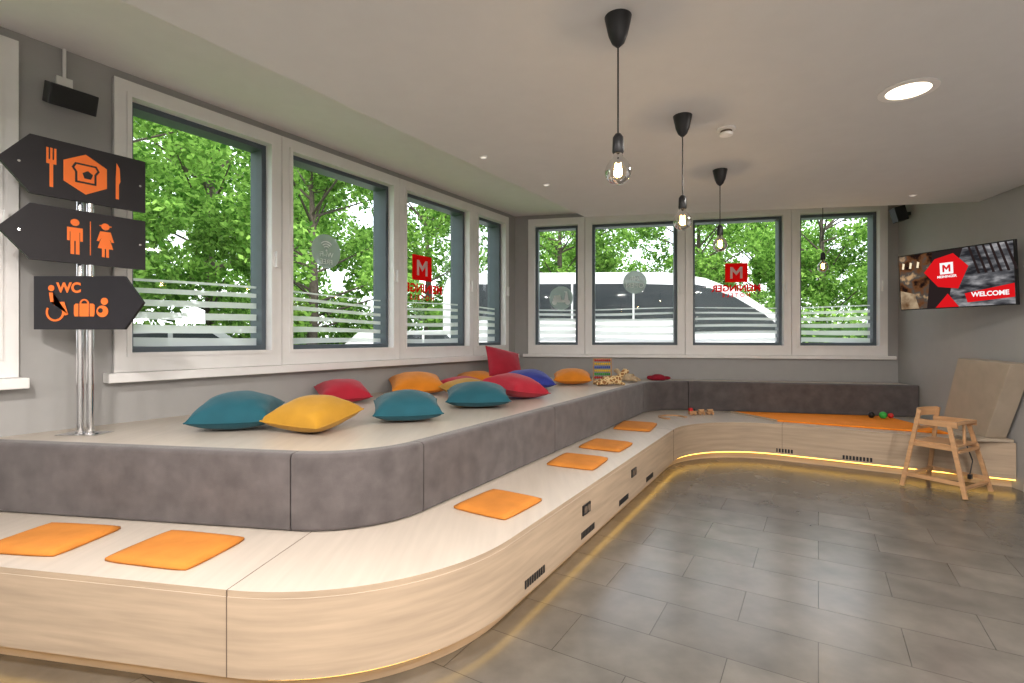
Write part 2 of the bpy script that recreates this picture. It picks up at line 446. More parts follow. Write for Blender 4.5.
def seat_pad(x,y,ang,w=.42,d=.36):
    b=MB(); n=10; v=[];f=[]
    for s_,z in ((1,.026),(0,.0)):
        for i in range(n+1):
            for j in range(n+1):
                a=-1+2*i/n;c=-1+2*j/n
                e=(1-abs(a)**8)*(1-abs(c)**8)
                zz=z*(.45+.55*e**.5) if s_ else 0
                k=1-.05*(abs(a*c))**4
                v.append((a*w/2*k,c*d/2*k,zz+.001))
    N=(n+1)**2
    for i in range(n):
        for j in range(n):
            q=i*(n+1)+j; f.append((q,q+n+1,q+n+2,q+1)); f.append((N+q,N+q+1,N+q+n+2,N+q+n+1))
    for i in range(n):
        f.append((i,i+1,N+i+1,N+i))
        q=n*(n+1)+i; f.append((q,N+q,N+q+1,q+1))
        q=i*(n+1); f.append((q,N+q,N+q+n+1,q+n+1))
        q=i*(n+1)+n; f.append((q,q+n+1,N+q+n+1,N+q))
    b.add(v,f)
    b.build('seat_pad',[M_orange],smooth=True,loc=(x,y,.4108),rot=(0,0,ang))
aL=math.atan2(-.185,1); aG=math.atan2(1,.584)
seat_pad(-2.14,2.375,aL+.05,.41,.34); seat_pad(-1.48,2.26,aL-.04,.43,.34)
seat_pad(-.075,2.88,aG-.05,.40,.36); seat_pad(.50,3.86,aG+.06,.40,.37); seat_pad(.82,4.44,aG,.40,.37); seat_pad(1.31,5.40,aG+.1,.52,.38)

# ------------------------------------------------------------------ throw pillows
def pmat(n,c): return mat(n,c,.8,var=.08,bump=.15,bscale=250,sheen=.15)
PT=pmat('teal_fabric',(.008,.095,.130)); PY=pmat('mustard_fabric',(.46,.245,.018)); PR=pmat('red_fabric',(.42,.012,.035)); PB=pmat('blue_fabric',(.03,.045,.30)); PO=pmat('amber_fabric',(.66,.23,.01))
def pillow(x,y,rz,m,size=.5,h=.085,tilt=(0,0),z=.778,seed=0):
    rg=random.Random(seed); n=26; v=[];f=[]
    ph=[rg.uniform(0,6.28) for _ in range(6)]
    def P(a,c,s_):
        px=a*(1-.07*(1-c*c)); py=c*(1-.07*(1-a*a))
        e=max(0,(1-a*a))*max(0,(1-c*c))
        hh=h*e**.42
        # crease folds running in from the corners
        hh*=1+.03*math.sin(5*a+ph[0])*math.sin(4*c+ph[1])+.05*math.sin(10*(a-c)+ph[2])*abs(a*c)+.05*math.sin(9*(a+c)+ph[3])*abs(a*c)
        if s_<0: hh*=.55
        return (px*size/2,py*size/2,s_*hh+.012*(abs(a*c))**2)
    for s_ in (1,-1):
        for i in range(n+1):
            for j in range(n+1): v.append(P(-1+2*i/n,-1+2*j/n,s_))
    N=(n+1)**2
    for i in range(n):
        for j in range(n):
            q=i*(n+1)+j; f.append((q,q+n+1,q+n+2,q+1)); f.append((N+q,N+q+1,N+q+n+2,N+q+n+1))
    b=MB(); b.add(v,f)
    ring=[]
    for i in range(n+1): ring.append(P(-1+2*i/n,-1,1))
    for i in range(n+1): ring.append(P(1,-1+2*i/n,1))
    for i in range(n+1): ring.append(P(1-2*i/n,1,1))
    for i in range(n+1): ring.append(P(-1,1-2*i/n,1))
    for i in range(len(ring)-1):
        if (Vector(ring[i])-Vector(ring[i+1])).length>1e-5: b.cyl(ring[i],ring[i+1],.004,n=6,cap=False)
    ob=b.build('throw_pillow',[m],smooth=True)
    Rt=Matrix.Rotation(rz,4,'Z')@Matrix.Rotation(tilt[0],4,'X')@Matrix.Rotation(tilt[1],4,'Y')
    mn=min((Rt@Vector(p)).z for p in v)
    ob.matrix_world=Matrix.Translation((x,y,z-mn+.004))@Rt
    return ob
pillow(-1.76,3.28,.25,PT,.47,.14,(.12,0),seed=1)
pillow(-1.24,3.19,-.35,PY,.43,.13,(.14,.05),seed=2)
pillow(-1.52,4.58,.5,PR,.43,.12,(.17,0),seed=3)
pillow(-.74,3.60,.25,PT,.46,.125,(.10,0),seed=4)
pillow(-.99,5.30,.3,PO,.54,.13,(.15,0),seed=5)
pillow(-.29,4.30,.1,PT,.52,.125,(.08,0),seed=6)
pillow(-.42,4.98,.5,PY,.46,.11,(.05,0),seed=7)
pillow(.03,4.86,.75,PR,.48,.14,(.12,.12),seed=8)
pillow(-.52,5.62,.9,PR,.42,.09,(.1,0),seed=12)
pillow(-.43,6.28,.2,PO,.46,.10,(.1,0),seed=9)
pillow(-.10,6.42,.2,PR,.48,.12,(.85,.35),seed=10)
pillow(.19,5.80,.15,PB,.52,.13,(.12,0),seed=11)
pillow(.75,6.35,-.1,PO,.46,.12,(.1,0),seed=13)

# ------------------------------------------------------------------ sign post
post=empty('direction_sign_post'); base=(-2.545,3.04)
b=MB()
for dx,dy in ((-.03,-.0),(.03,.0)):
    b.cyl((base[0]+dx,base[1]+dy,.79),(base[0]+dx,base[1]+dy,2.43),.019,n=20)
    b.lathe([(0,.0),(.055,0),(.055,.008),(.022,.014),(.022,.03),(0,.03)],(base[0]+dx,base[1]+dy,.779),n=24)
b.box((base[0]-.12,base[1]-.07,.7785),(base[0]+.12,base[1]+.07,.784))
b.build('post_tubes',[M_chrome],parent=post,autosmooth=30)
FS=frame(base,(.56,.83)); F3=frame((base[0],base[1]-.055),(1,0))
b=MB()
t0,t1=-.045,-.022
def arrowL(x0,x1,z0,z1,t): zc=(z0+z1)/2; return [(x0,zc),(x0+t,z0),(x1,z0),(x1,z1),(x0+t,z1)]
z10,z11=2.150,2.475; z20,z21=1.785,2.095; z30,z31=1.40,1.71
b.plate(arrowL(-.385,.295,z10,z11,.13),t0,t1,0,FS)
b.plate(arrowL(-.385,.295,z20,z21,.13),t0,t1,0,FS)
zc=(z30+z31)/2
b.plate([(-.235,z30),(.29,z30),(.40,zc),(.29,z31),(-.235,z31)],-.02,0,0,F3)
i0,i1=t0-.003,t0
zc=(z10+z11)/2
def ngon(cx,cz,r,n,a=0): return [(cx+r*math.cos(a+2*math.pi*i/n),cz+r*math.sin(a+2*math.pi*i/n)) for i in range(n)]
hx=-.01
b.plate(ngon(hx,zc,.118,6,math.radians(30)),i0,i1,1,FS)
tz=zc
b.plate([(hx-.050,tz-.055),(hx+.050,tz-.055),(hx+.050,tz+.005),(hx+.066,tz+.03),(hx+.050,tz+.06),(hx-.050,tz+.06),(hx-.066,tz+.03),(hx-.050,tz+.005)],i0-.002,i0,0,FS)
b.plate([(hx-.040,tz-.045),(hx+.040,tz-.045),(hx+.040,tz+.008),(hx+.054,tz+.03),(hx+.044,tz+.05),(hx-.044,tz+.05),(hx-.054,tz+.03),(hx-.040,tz+.008)],i0-.003,i0-.002,1,FS)
b.plate(ngon(hx+.008,tz-.004,.026,5,0.3),i0-.005,i0-.003,0,FS)
fx=-.165
b.plate([(fx-.008,zc-.11),(fx+.008,zc-.11),(fx+.008,zc+.02),(fx-.008,zc+.02)],i0,i1,1,FS)
b.plate([(fx-.022,zc+.02),(fx+.022,zc+.02),(fx+.022,zc+.045),(fx-.022,zc+.045)],i0,i1,1,FS)
for k in (-.017,0,.017): b.plate([(fx+k-.005,zc+.045),(fx+k+.005,zc+.045),(fx+k+.005,zc+.11),(fx+k-.005,zc+.11)],i0,i1,1,FS)
kx=.145
b.plate([(kx-.008,zc-.11),(kx+.008,zc-.11),(kx+.008,zc-.02),(kx+.016,zc),(kx+.012,zc+.08),(kx-.004,zc+.11),(kx-.008,zc+.02)],i0,i1,1,FS)
def man(cx,cz,F,y0,y1,s=1):
    b.plate(disc(cx,cz+.095*s,.024*s,16),y0,y1,1,F)
    b.plate([(cx-.042*s,cz+.06*s),(cx+.042*s,cz+.06*s),(cx+.042*s,cz-.03*s),(cx+.028*s,cz-.03*s),(cx+.028*s,cz+.03*s),(cx+.024*s,cz+.03*s),(cx+.024*s,cz-.12*s),(cx+.004*s,cz-.12*s),(cx+.004*s,cz-.03*s),(cx-.004*s,cz-.03*s),(cx-.004*s,cz-.12*s),(cx-.024*s,cz-.12*s),(cx-.024*s,cz+.03*s),(cx-.028*s,cz+.03*s),(cx-.028*s,cz-.03*s),(cx-.042*s,cz-.03*s)],y0,y1,1,F)
def woman(cx,cz,F,y0,y1,s=1):
    b.plate(disc(cx,cz+.095*s,.024*s,16),y0,y1,1,F)
    b.plate([(cx-.035*s,cz+.095*s),(cx+.035*s,cz+.095*s),(cx+.035*s,cz+.103*s),(cx-.035*s,cz+.103*s)],y0-.001,y0,1,F)
    b.plate([(cx-.03*s,cz+.06*s),(cx+.03*s,cz+.06*s),(cx+.05*s,cz-.01*s),(cx+.036*s,cz-.012*s),(cx+.022*s,cz+.02*s),(cx+.045*s,cz-.06*s),(cx+.02*s,cz-.06*s),(cx+.02*s,cz-.12*s),(cx+.004*s,cz-.12*s),(cx+.004*s,cz-.06*s),(cx-.004*s,cz-.06*s),(cx-.004*s,cz-.12*s),(cx-.02*s,cz-.12*s),(cx-.02*s,cz-.06*s),(cx-.045*s,cz-.06*s),(cx-.022*s,cz+.02*s),(cx-.036*s,cz-.012*s),(cx-.05*s,cz-.01*s)],y0,y1,1,F)
zc=(z20+z21)/2
man(-.06,zc,FS,i0,i1,.86)
b.plate([(.010,zc-.10),(.014,zc-.10),(.014,zc+.10),(.010,zc+.10)],i0,i1,1,FS)
woman(.085,zc,FS,i0,i1,.86)
j0,j1=-.023,-.02
zc=(z30+z31)/2
wx=-.11
b.plate(arc_band(wx,zc-.055,.042,.054,math.radians(150),math.radians(400),18),j0,j1,1,F3)
b.plate(disc(wx-.022,zc+.085,.018,14),j0,j1,1,F3)
b.plate([(wx-.034,zc+.06),(wx-.012,zc+.06),(wx-.004,zc-.015),(wx+.04,zc-.015),(wx+.058,zc-.075),(wx+.078,zc-.068),(wx+.056,zc+.005),(wx-.026,zc+.005)],j0-.001,j0,1,F3)
sx=.06; sz=zc-.045
b.plate([(sx-.055,sz-.035),(sx+.055,sz-.035),(sx+.06,sz-.02),(sx+.06,sz+.03),(sx+.05,sz+.04),(sx-.05,sz+.04),(sx-.06,sz+.03),(sx-.06,sz-.02)],j0,j1,1,F3)
b.plate(arc_band(sx,sz+.04,.018,.027,0,math.pi,10),j0,j1,1,F3)
b.plate([(sx-.032,sz-.035),(sx-.028,sz-.035),(sx-.028,sz+.04),(sx-.032,sz+.04)],j0-.001,j0,0,F3)
b.plate([(sx+.028,sz-.035),(sx+.032,sz-.035),(sx+.032,sz+.04),(sx+.028,sz+.04)],j0-.001,j0,0,F3)
ppx=.165
b.plate(disc(ppx,zc-.05,.034,18),j0,j1,1,F3); b.plate(disc(ppx+.012,zc+.008,.021,14),j0,j1,1,F3); b.plate(disc(ppx-.01,zc-.045,.014,12),j0-.001,j0,0,F3)
for F_,zz,y in ((FS,(z10+z11)/2,t0),(FS,(z20+z21)/2,t0)):
    for xx in (-.30,.265): b.plate(disc(xx,zz,.007,10),y-.004,y,2,F_)
b.build('sign_boards',[M_sign,M_icon,M_chrome],parent=post)
text('sign_text','WC',.08,F3,-.03,-.0215,zc+.085,M_icon,post,bold=.003)

# ------------------------------------------------------------------ speakers
sp=MB(); u=3.80
Fs=FL@Matrix.Translation((u,-.13,2.81))@Matrix.Rotation(math.radians(22),4,'X')
sp.box((-.115,-.06,-.06),(.115,.06,.06),0,Fs); sp.box((-.107,-.065,-.052),(.107,-.058,.052),1,Fs)
sp.box((u-.02,-.10,2.86),(u+.02,-.0,2.89),2,FL); sp.box((u-.04,-.025,2.86),(u+.04,-.001,2.97),2,FL); sp.cyl((u,-.015,2.96),(u,-.015,ZU),.010,n=10,mi=2,M=FL)
sp.build('wall_speaker',[M_black,mat('speaker_grille',(.03,.03,.03),.9,bump=.6,bscale=500),M_white],bevel=.006)
sp=MB(); Fs=FR@Matrix.Translation((.27,-.12,2.87))@Matrix.Rotation(math.radians(15),4,'X')
sp.box((-.07,-.06,-.09),(.07,.06,.09),0,Fs); sp.box((.24,-.08,2.85),(.30,-.001,2.89),0,FR)
sp.build('wall_speaker',[M_black],bevel=.006)

# ------------------------------------------------------------------ TV
tv=empty('wall_mounted_tv'); FT=frame((4.15,4.81),(.3,-.954),1.913)@Matrix.Rotation(math.radians(4),4,'X')
b=MB(); b.box((-.485,0,-.28),(.485,.035,.28),0,FT); b.box((-.25,.035,-.16),(.25,.07,.12),0,FT)
y=-.0015
b.plate([(-.475,-.27),(.475,-.27),(.475,.27),(-.475,.27)],y,0,1,FT)
b.plate([(-.475,-.27),(-.23,-.27),(-.16,.27),(-.475,.27)],y-.001,y,2,FT)
b.plate([(-.475,-.27),(-.30,-.27),(-.34,-.12),(-.475,-.08)],y-.002,y-.001,6,FT)
for q_ in range(3): b.plate([(-.45+q_*.07,.14),(-.43+q_*.07,.135),(-.42+q_*.07,.19),(-.44+q_*.07,.20)],y-.002,y-.001,7,FT)
b.plate([(-.05,-.27),(.475,-.27),(.475,.27),(.10,.27),(.02,.05)],y-.001,y,3,FT)
for k in range(6):
    x=.14+k*.055
    b.plate([(x,.27),(x+.018,.27),(x+.09,.02),(x+.07,.02)],y-.002,y-.001,1,FT)
b.plate([(-.24,.08),(-.14,.20),(.02,.235),(.14,.10),(.05,-.10),(-.12,-.07)],y-.003,y-.002,4,FT)
b.plate([(.12,-.235),(.475,-.21),(.475,-.09),(.10,-.15)],y-.003,y-.002,4,FT)
b.plate([(-.15,-.27),(.05,-.27),(-.04,-.14)],y-.003,y-.002,4,FT)
ux,uz=-.04,.10
k=.042
b.plate([(ux-k*1.35,uz-k*1.3),(ux+k*1.35,uz-k*1.3),(ux+k*1.35,uz+k*1.3),(ux-k*1.35,uz+k*1.3)],y-.004,y-.003,5,FT)
k=.034
b.plate([(ux-k,uz-k),(ux-k*.55,uz-k),(ux-k*.55,uz+k*.2),(ux,uz-k*.5),(ux+k*.55,uz+k*.2),(ux+k*.55,uz-k),(ux+k,uz-k),(ux+k,uz+k),(ux+k*.55,uz+k),(ux,uz+k*.2),(ux-k*.55,uz+k),(ux-k,uz+k)],y-.005,y-.004,4,FT)
E_w=emit('screen_white',(1,1,1),.9)
b.build('tv_body',[M_black,emit('screen_dark',(.03,.02,.02),1),emit_tex('screen_cafe_photo',[(.02,.01,.008),(.16,.07,.03),(.10,.09,.08),(.55,.36,.2)],9,.9),emit_tex('screen_fabric_photo',[(.03,.03,.035),(.14,.14,.15),(.42,.41,.42)],7,.9,(1,1,3)),emit('screen_red',(.75,.015,.02),.9),E_w,emit_tex('screen_table_photo',[(.18,.10,.05),(.55,.42,.28)],12,.8),emit('screen_lamp_glow',(1,.85,.6),.9)],parent=tv)
text('screen_text','WELCOME',.058,FT,.295,y-.0045,-.168,E_w,tv,bold=.002)
text('screen_text','MEININGER',.032,FT,-.04,y-.0045,.022,E_w,tv,bold=.001)
b=MB(); b.beam((4.22,4.85,1.90),(4.50,4.95,1.90),.05,.04,side=(0,0,1)); b.box((1.50,-.03,1.78),(1.66,-.001,2.02),0,FR); b.cyl((4.50,4.95,1.88),(4.555,4.965,1.88),.03)
b.build('tv_bracket',[M_black],parent=tv)

# ------------------------------------------------------------------ pendants
M_bulb=thin_glass('bulb_glass',(1,.97,.9),1.5); M_fil=emit('filament',(1,.55,.15),40)
def pendant(x,y,zt,zb=2.06):
    e=empty('pendant_lamp',(x,y,zt)); b=MB()
    b.lathe([(0,0),(.056,0),(.052,-.02),(.040,-.075),(.026,-.108),(.008,-.125),(0,-.125)],(0,0,0))
    b.cyl((0,0,-.12),(0,0,zb+.14-zt),.0035,n=8)
    z=zb-zt
    b.lathe([(0,.155),(.012,.15),(.022,.135),(.024,.075),(.020,.068),(0,.068)],(0,0,z))
    prof=[(.018,.07),(.020,.055),(.035,.038),(.050,.015),(.055,-.008),(.050,-.032),(.034,-.05),(.015,-.059),(.001,-.061)]
    b.lathe(prof,(0,0,z),n=28,mi=1)
    pts=[(.014*math.cos(a),.014*math.sin(a),z+ (.03 if i%2 else -.025)) for i,a in enumerate([k*math.pi/4 for k in range(9)])]
    for i in range(8): b.cyl(pts[i],pts[i+1],.0010,n=5,mi=2)
    b.cyl((0,0,z+.07),(0,0,z+.03),.006,n=8,mi=0)
    b.build('pendant_body',[M_black,M_bulb,M_fil],parent=e,autosmooth=40)
    ld=bpy.data.lights.new('bulb_light','POINT'); ld.energy=2.5; ld.color=(1,.7,.4); ld.shadow_soft_size=.02
    lo=bpy.data.objects.new('bulb_light',ld); bpy.context.scene.collection.objects.link(lo); lo.parent=e; lo.location=(0,0,z)
pendant(.443,2.13,ZD-.0,2.052); pendant(1.03,3.08,ZD,2.06); pendant(1.66,4.07,ZD,2.10); pendant(3.34,5.48,ZU,2.12)

# ------------------------------------------------------------------ downlights
M_dl=emit('downlight_emitter',(1,.84,.60),5)
M_spot=emit('spot_emitter',(1,.92,.8),.9)
def downlight(x,y,r,power,z=ZD,name='recessed_downlight'):
    e=empty(name,(x,y,z)); b=MB()
    b.lathe([(r*1.18,-.0005),(r*1.18,-.006),(r*.88,-.008),(r*.88,-.001)],n=36,mi=0)
    b.lathe([(.0001,-.003),(r*.88,-.003)],n=36,mi=1)
    b.build('downlight_ring',[M_white,M_dl if power else M_spot],parent=e,autosmooth=30)
    if power:
        ld=bpy.data.lights.new('downlight_lamp','AREA'); ld.shape='DISK'; ld.size=r*2; ld.energy=power; ld.color=(1,.94,.88)
        lo=bpy.data.objects.new('downlight_lamp',ld); bpy.context.scene.collection.objects.link(lo); lo.parent=e; lo.location=(0,0,-.012)
downlight(2.14,2.755,.115,50)
for x,y in ((-1.6,.9),(.6,.3),(2.4,.5),(-2.6,-.9),(-.2,-1.0),(2.0,-1.0)): downlight(x,y,.115,70)  # unseen downlights, added outside the view to brighten the room
downlight(-.21,3.77,.026,0); downlight(.30,4.45,.026,0); downlight(3.76,4.78,.026,0)
b=MB(); b.lathe([(0,0),(.055,0),(.055,-.012),(.035,-.016),(.035,-.03),(.042,-.032),(.038,-.045),(.015,-.052),(0,-.052)],(1.37,3.26,ZD-.0005),n=28)
b.lathe([(.0352,-.017),(.0362,-.029)],(1.37,3.26,ZD),n=28,mi=1)
b.build('smoke_detector',[M_white,M_seam],autosmooth=30)

# ------------------------------------------------------------------ high chair
def high_chair(x,y,rz,s=1.0):
    b=MB(); w=.034;t=.022
    for sx in (-1,1):
        fb=(sx*.25,-.24,0); bb=(sx*.25,.24,0)
        ft=(sx*.185,-.10,.62); bt=(sx*.175,.13,.74)
        b.beam((fb[0],fb[1],.012),ft,w,t,side=(1,0,0)); b.beam((bb[0],bb[1],.012),bt,w,t,side=(1,0,0))
        b.beam((sx*.236,-.215,.13),(sx*.236,.205,.13),w,t,side=(1,0,0))
        b.beam((sx*.205,-.17,.42),(sx*.205,.20,.42),w,t,side=(1,0,0))
        b.beam((sx*.183,-.16,.63),(sx*.180,.17,.63),.05,t,side=(1,0,0))
    b.beam((-.245,-.215,.09),(.245,-.215,.09),t,w); b.beam((-.24,.205,.13),(.24,.205,.13),t,w)
    b.beam((-.20,-.165,.40),(.20,-.165,.40),t,w); b.beam((-.20,.19,.40),(.20,.19,.40),t,w)
    b.box((-.19,-.16,.435),(.19,.18,.452))
    b.beam((-.19,-.135,.64),(.19,-.135,.64),t,.05)
    b.cyl((0,-.14,.45),(0,-.135,.63),.012,n=10)
    n=10;v=[];f=[]
    for i in range(n+1):
        a=-1+2*i/n
        yb=.135+.05*(1-a*a); v+= [(a*.18,yb,.665),(a*.18,yb,.745),(a*.18,yb+.016,.745),(a*.18,yb+.016,.665)]
    for i in range(n):
        for j in range(4): f.append((4*i+j,4*i+(j+1)%4,4*i+4+(j+1)%4,4*i+4+j))
    f+=[(0,1,2,3),(4*n+3,4*n+2,4*n+1,4*n)]
    b.add(v,f)
    b.beam((-.18,.17,.56),(.18,.17,.56),t,w)
    b.beam((.03,-.14,.45),(.05,-.18,.30),.02,.004,mi=1); b.beam((.05,-.18,.30),(.02,-.17,.17),.02,.004,mi=1); b.box((.0,-.185,.14),(.04,-.16,.18),1)
    ob=b.build('wooden_high_chair',[M_chair,M_black],loc=(x,y,0),rot=(0,0,rz),bevel=.004); ob.scale=(s,s,s)
high_chair(3.86,4.54,math.radians(28),.96)

# low box by the right wall with a thick flat lid leaning back
b=MB()
b.plate([(1.27,.44),(1.92,.44),(2.24,1.13),(1.54,1.15)],-.20,-.03,0)
b.box((1.30,-.34,.412),(2.00,-.02,.44),0)
b.build('toy_box',[M_panel],bevel=.006,mw=FR)

# ------------------------------------------------------------------ toys
M_red=mat('toy_red',(.6,.03,.03),.4); M_green=mat('toy_green',(.05,.45,.08),.4); M_blue=mat('toy_blue',(.05,.15,.6),.4); M_yel=mat('toy_yellow',(.85,.6,.03),.4)
b=MB(); Fa=frame((1.18,6.66),(.98,-.1),.7785)
b.box((-.12,-.03,.0),(.12,.03,.02),4,Fa); b.beam((-.115,0,.02),(-.115,0,.30),.015,.02,4,Fa); b.beam((.115,0,.02),(.115,0,.30),.015,.02,4,Fa); b.beam((-.12,0,.30),(.12,0,.30),.015,.02,4,Fa)
for r_ in range(6):
    z=.055+r_*.045; b.cyl((-.11,0,z),(.11,0,z),.003,n=6,mi=4,M=Fa)
    for k in range(8): b.sphere((-.092+k*.026,0,z),(.0125,.018,.018),8,mi=[0,1,3,2,3,0][r_],M=Fa)
b.build('toy_abacus',[M_red,M_green,M_blue,M_yel,M_chair],autosmooth=50)

def skin_obj(name,verts,edges,radii,material,loc,rz):
    me=bpy.data.meshes.new(name); me.from_pydata(verts,edges,[]); me.materials.append(material)
    ob=bpy.data.objects.new(name,me); bpy.context.scene.collection.objects.link(ob)
    ob.modifiers.new('skin','SKIN')
    if not me.skin_vertices: me.skin_vertices.new()
    for i,r_ in enumerate(radii): me.skin_vertices[0].data[i].radius=(r_,r_)
    me.skin_vertices[0].data[0].use_root=True
    ob.modifiers['skin'].use_smooth_shade=True
    s=ob.modifiers.new('sub','SUBSURF'); s.levels=2; s.render_levels=2
    ob.location=loc; ob.rotation_euler=(0,0,rz)
    return ob
def giraffe_mat():
    m=bpy.data.materials.new('plush_giraffe'); nt,N,L=nodes(m)
    out=N.new('ShaderNodeOutputMaterial'); bs=N.new('ShaderNodeBsdfPrincipled'); L.new(bs.outputs[0],out.inputs[0])
    tc=N.new('ShaderNodeTexCoord'); vo=N.new('ShaderNodeTexVoronoi'); vo.feature='DISTANCE_TO_EDGE'; vo.inputs['Scale'].default_value=22
    L.new(tc.outputs['Object'],vo.inputs['Vector']); cr=N.new('ShaderNodeValToRGB'); cr.color_ramp.interpolation='CONSTANT'
    cr.color_ramp.elements[0].color=(.75,.58,.33,1); cr.color_ramp.elements[1].position=.12; cr.color_ramp.elements[1].color=(.33,.16,.06,1)
    L.new(vo.outputs['Distance'],cr.inputs[0]); L.new(cr.outputs[0],bs.inputs['Base Color']); bs.inputs['Roughness'].default_value=.95
    return m
gv=[(0,0,.06),(.10,0,.062),(-.09,0,.055),(.15,0,.10),(.19,0,.155),(.215,0,.17),(.26,0,.155),
    (.13,-.055,.03),(.19,-.085,.018),(.13,.055,.03),(.19,.085,.018),(-.10,-.055,.03),(-.17,-.09,.018),(-.10,.055,.03),(-.17,.09,.018),(-.135,0,.06),(-.18,0,.025),(.205,-.035,.195),(.205,.035,.195)]
ge=[(0,1),(0,2),(1,3),(3,4),(4,5),(5,6),(1,7),(7,8),(1,9),(9,10),(2,11),(11,12),(2,13),(13,14),(2,15),(15,16),(5,17),(5,18)]
gr=[.058,.052,.05,.032,.03,.034,.020,.022,.018,.022,.018,.024,.018,.024,.018,.010,.006,.008,.008]
skin_obj('plush_giraffe',gv,ge,gr,giraffe_mat(),(1.16,6.16,.780),.1)
gv2=[(p[0]*.8,p[1]*.8,p[2]*.8) for p in gv]
skin_obj('plush_bear',gv2,ge,[r_*.95 for r_ in gr],mat('plush_tan',(.55,.42,.28),.95,var=.2,nscale=30),(1.52,6.62,.790),2.6)
b=MB(); b.lathe([(.001,.0),(.09,.0),(.11,.015),(.105,.035),(.08,.06),(.05,.075),(.02,.08),(.001,.08)],(0,0,0),n=20)
b.sphere((.12,.02,.027),(.06,.045,.025),12); b.sphere((-.10,.01,.032),(.05,.05,.03),12)
b.build('red_knitted_cap',[mat('red_wool',(.30,.01,.03),.95,bump=.5,bscale=120)],smooth=True,loc=(1.98,6.92,.7795))
b=MB(); 
for i in range(20):
    a0=math.radians(i*12); a1_=math.radians((i+1)*12); r0,r1,z=.13,.17,.012
    b.add([(r0*math.cos(a0),r0*math.sin(a0),0),(r1*math.cos(a0),r1*math.sin(a0),0),(r1*math.cos(a1_),r1*math.sin(a1_),0),(r0*math.cos(a1_),r0*math.sin(a1_),0),
           (r0*math.cos(a0),r0*math.sin(a0),z),(r1*math.cos(a0),r1*math.sin(a0),z),(r1*math.cos(a1_),r1*math.sin(a1_),z),(r0*math.cos(a1_),r0*math.sin(a1_),z)],
          [(0,3,2,1),(4,5,6,7),(0,1,5,4),(1,2,6,5),(2,3,7,6),(3,0,4,7)],0)
b.build('toy_train_track',[M_chair],loc=(1.90,6.02,.4115))
b=MB()
for k in range(3):
    x=k*.115; b.box((x-.045,-.022,.02),(x+.045,.022,.035 if k else .05),0)
    if k==0: b.box((x-.045,-.02,.05),(x-.005,.02,.085),1); b.cyl((x+.025,0,.05),(x+.025,0,.08),.008,n=10,mi=2)
    else: b.cyl((x-.035,0,.05),(x+.035,0,.05),.018,n=12,mi=0)
    for dx in (-.025,.025):
        for s_ in (-1,1): b.cyl((x+dx,s_*.022,.014),(x+dx,s_*.03,.014),.014,n=12,mi=0)
    if k<2: b.box((x+.04,-.004,.022),(x+.075,.004,.03),2)
b.build('toy_train',[M_chair,M_red,M_black],loc=(2.20,6.22,.4115),rot=(0,0,.15))
b=MB(); b.sphere((0,0,.045),.040,16,mi=0); b.sphere((.11,.03,.035),.030,16,mi=1); b.sphere((-.09,.06,.04),.035,16,mi=2)
b.build('toy_balls',[M_green,M_red,M_black],smooth=True,loc=(4.22,5.80,.4275))

# ------------------------------------------------------------------ outside
M_grass=mat('grass',(.13,.25,.05),.95,var=.35,nscale=3); M_asph=mat('asphalt',(.20,.20,.21),.9,var=.1,nscale=5)
b=MB(); b.box((-70,-30,-.6),(80,90,-.25)); b.build('ground_lawn',[M_grass])
b=MB(); b.box((-2.9,11.6,-.249),(50,18.0,-.24)); b.build('street_road',[M_asph])
M_leaf=leaf_mat('leaves',(.06,.17,.025),(.42,.66,.17)); M_bark=mat('bark',(.11,.09,.075),.95,var=.3,nscale=12)
def tree_mesh(seed,nleaf,rad=2.8,zc=4.6,rz=3.4,lsz=.074):
    rg=random.Random(seed); b=MB()
    b.cyl((0,0,-.2),(.1,.05,3.0),.17,.12,10,1); b.cyl((.1,.05,3.0),(.0,.1,6.5),.12,.04,8,1)
    cl=[]
    for k in range(46):
        a=rg.uniform(0,6.283); ph=math.acos(rg.uniform(-1,1)); rr_=rg.uniform(.45,1.0)
        c=(rad*rr_*math.sin(ph)*math.cos(a),rad*rr_*math.sin(ph)*math.sin(a),zc+rz*rr_*math.cos(ph))
        cl.append((c,rg.uniform(.45,.95)))
        if k%2==0: 
            s0=(.05,.05,min(5.5,max(1.8,c[2]-rg.uniform(.6,1.4))))
            b.cyl(s0,c,.04,.012,5,1,cap=False)
    for i in range(nleaf):
        c,r_=cl[rg.randrange(len(cl))]
        d=Vector((rg.gauss(0,1),rg.gauss(0,1),rg.gauss(0,1))); d=d.normalized()*r_*rg.uniform(.3,1)**.5
        p=Vector(c)+Vector((d.x,d.y,d.z*.75))
        n=Vector((rg.gauss(0,1),rg.gauss(0,1),rg.gauss(0,1)+.8)).normalized(); t=n.orthogonal().normalized(); q_=n.cross(t)
        an=rg.uniform(0,6.28); t2=t*math.cos(an)+q_*math.sin(an); q2=n.cross(t2); s=lsz*rg.uniform(.6,1.4)
        o=len(b.v)
        b.v+= [tuple(p-t2*s),tuple(p+q2*s*.55),tuple(p+t2*s),tuple(p-q2*s*.55)]
        b.f.append((o,o+1,o+2,o+3)); b.m.append(0)
    return b
t1_=tree_mesh(1,20000).build('deciduous_tree',[M_leaf,M_bark]); t2_=tree_mesh(2,20000,rad=3.2,zc=4.4).build('deciduous_tree',[M_leaf,M_bark])
t1_.location=(-8.8,9.8,-.25); t2_.location=(-5.4,13.6,-.25)
places=[(-12,5.5,1.0),(-14,13,1.3),(-10.5,18,1.4),(-18,8,1.4),(-3.6,21.5,1.2),(2.2,22.4,1.15),(8.2,22.6,1.15),(13.6,22.5,1.15),(19.0,22,1.2),(-14,28,1.8),(-22,18,1.8),(5,31,1.4),(15,31,1.4)]
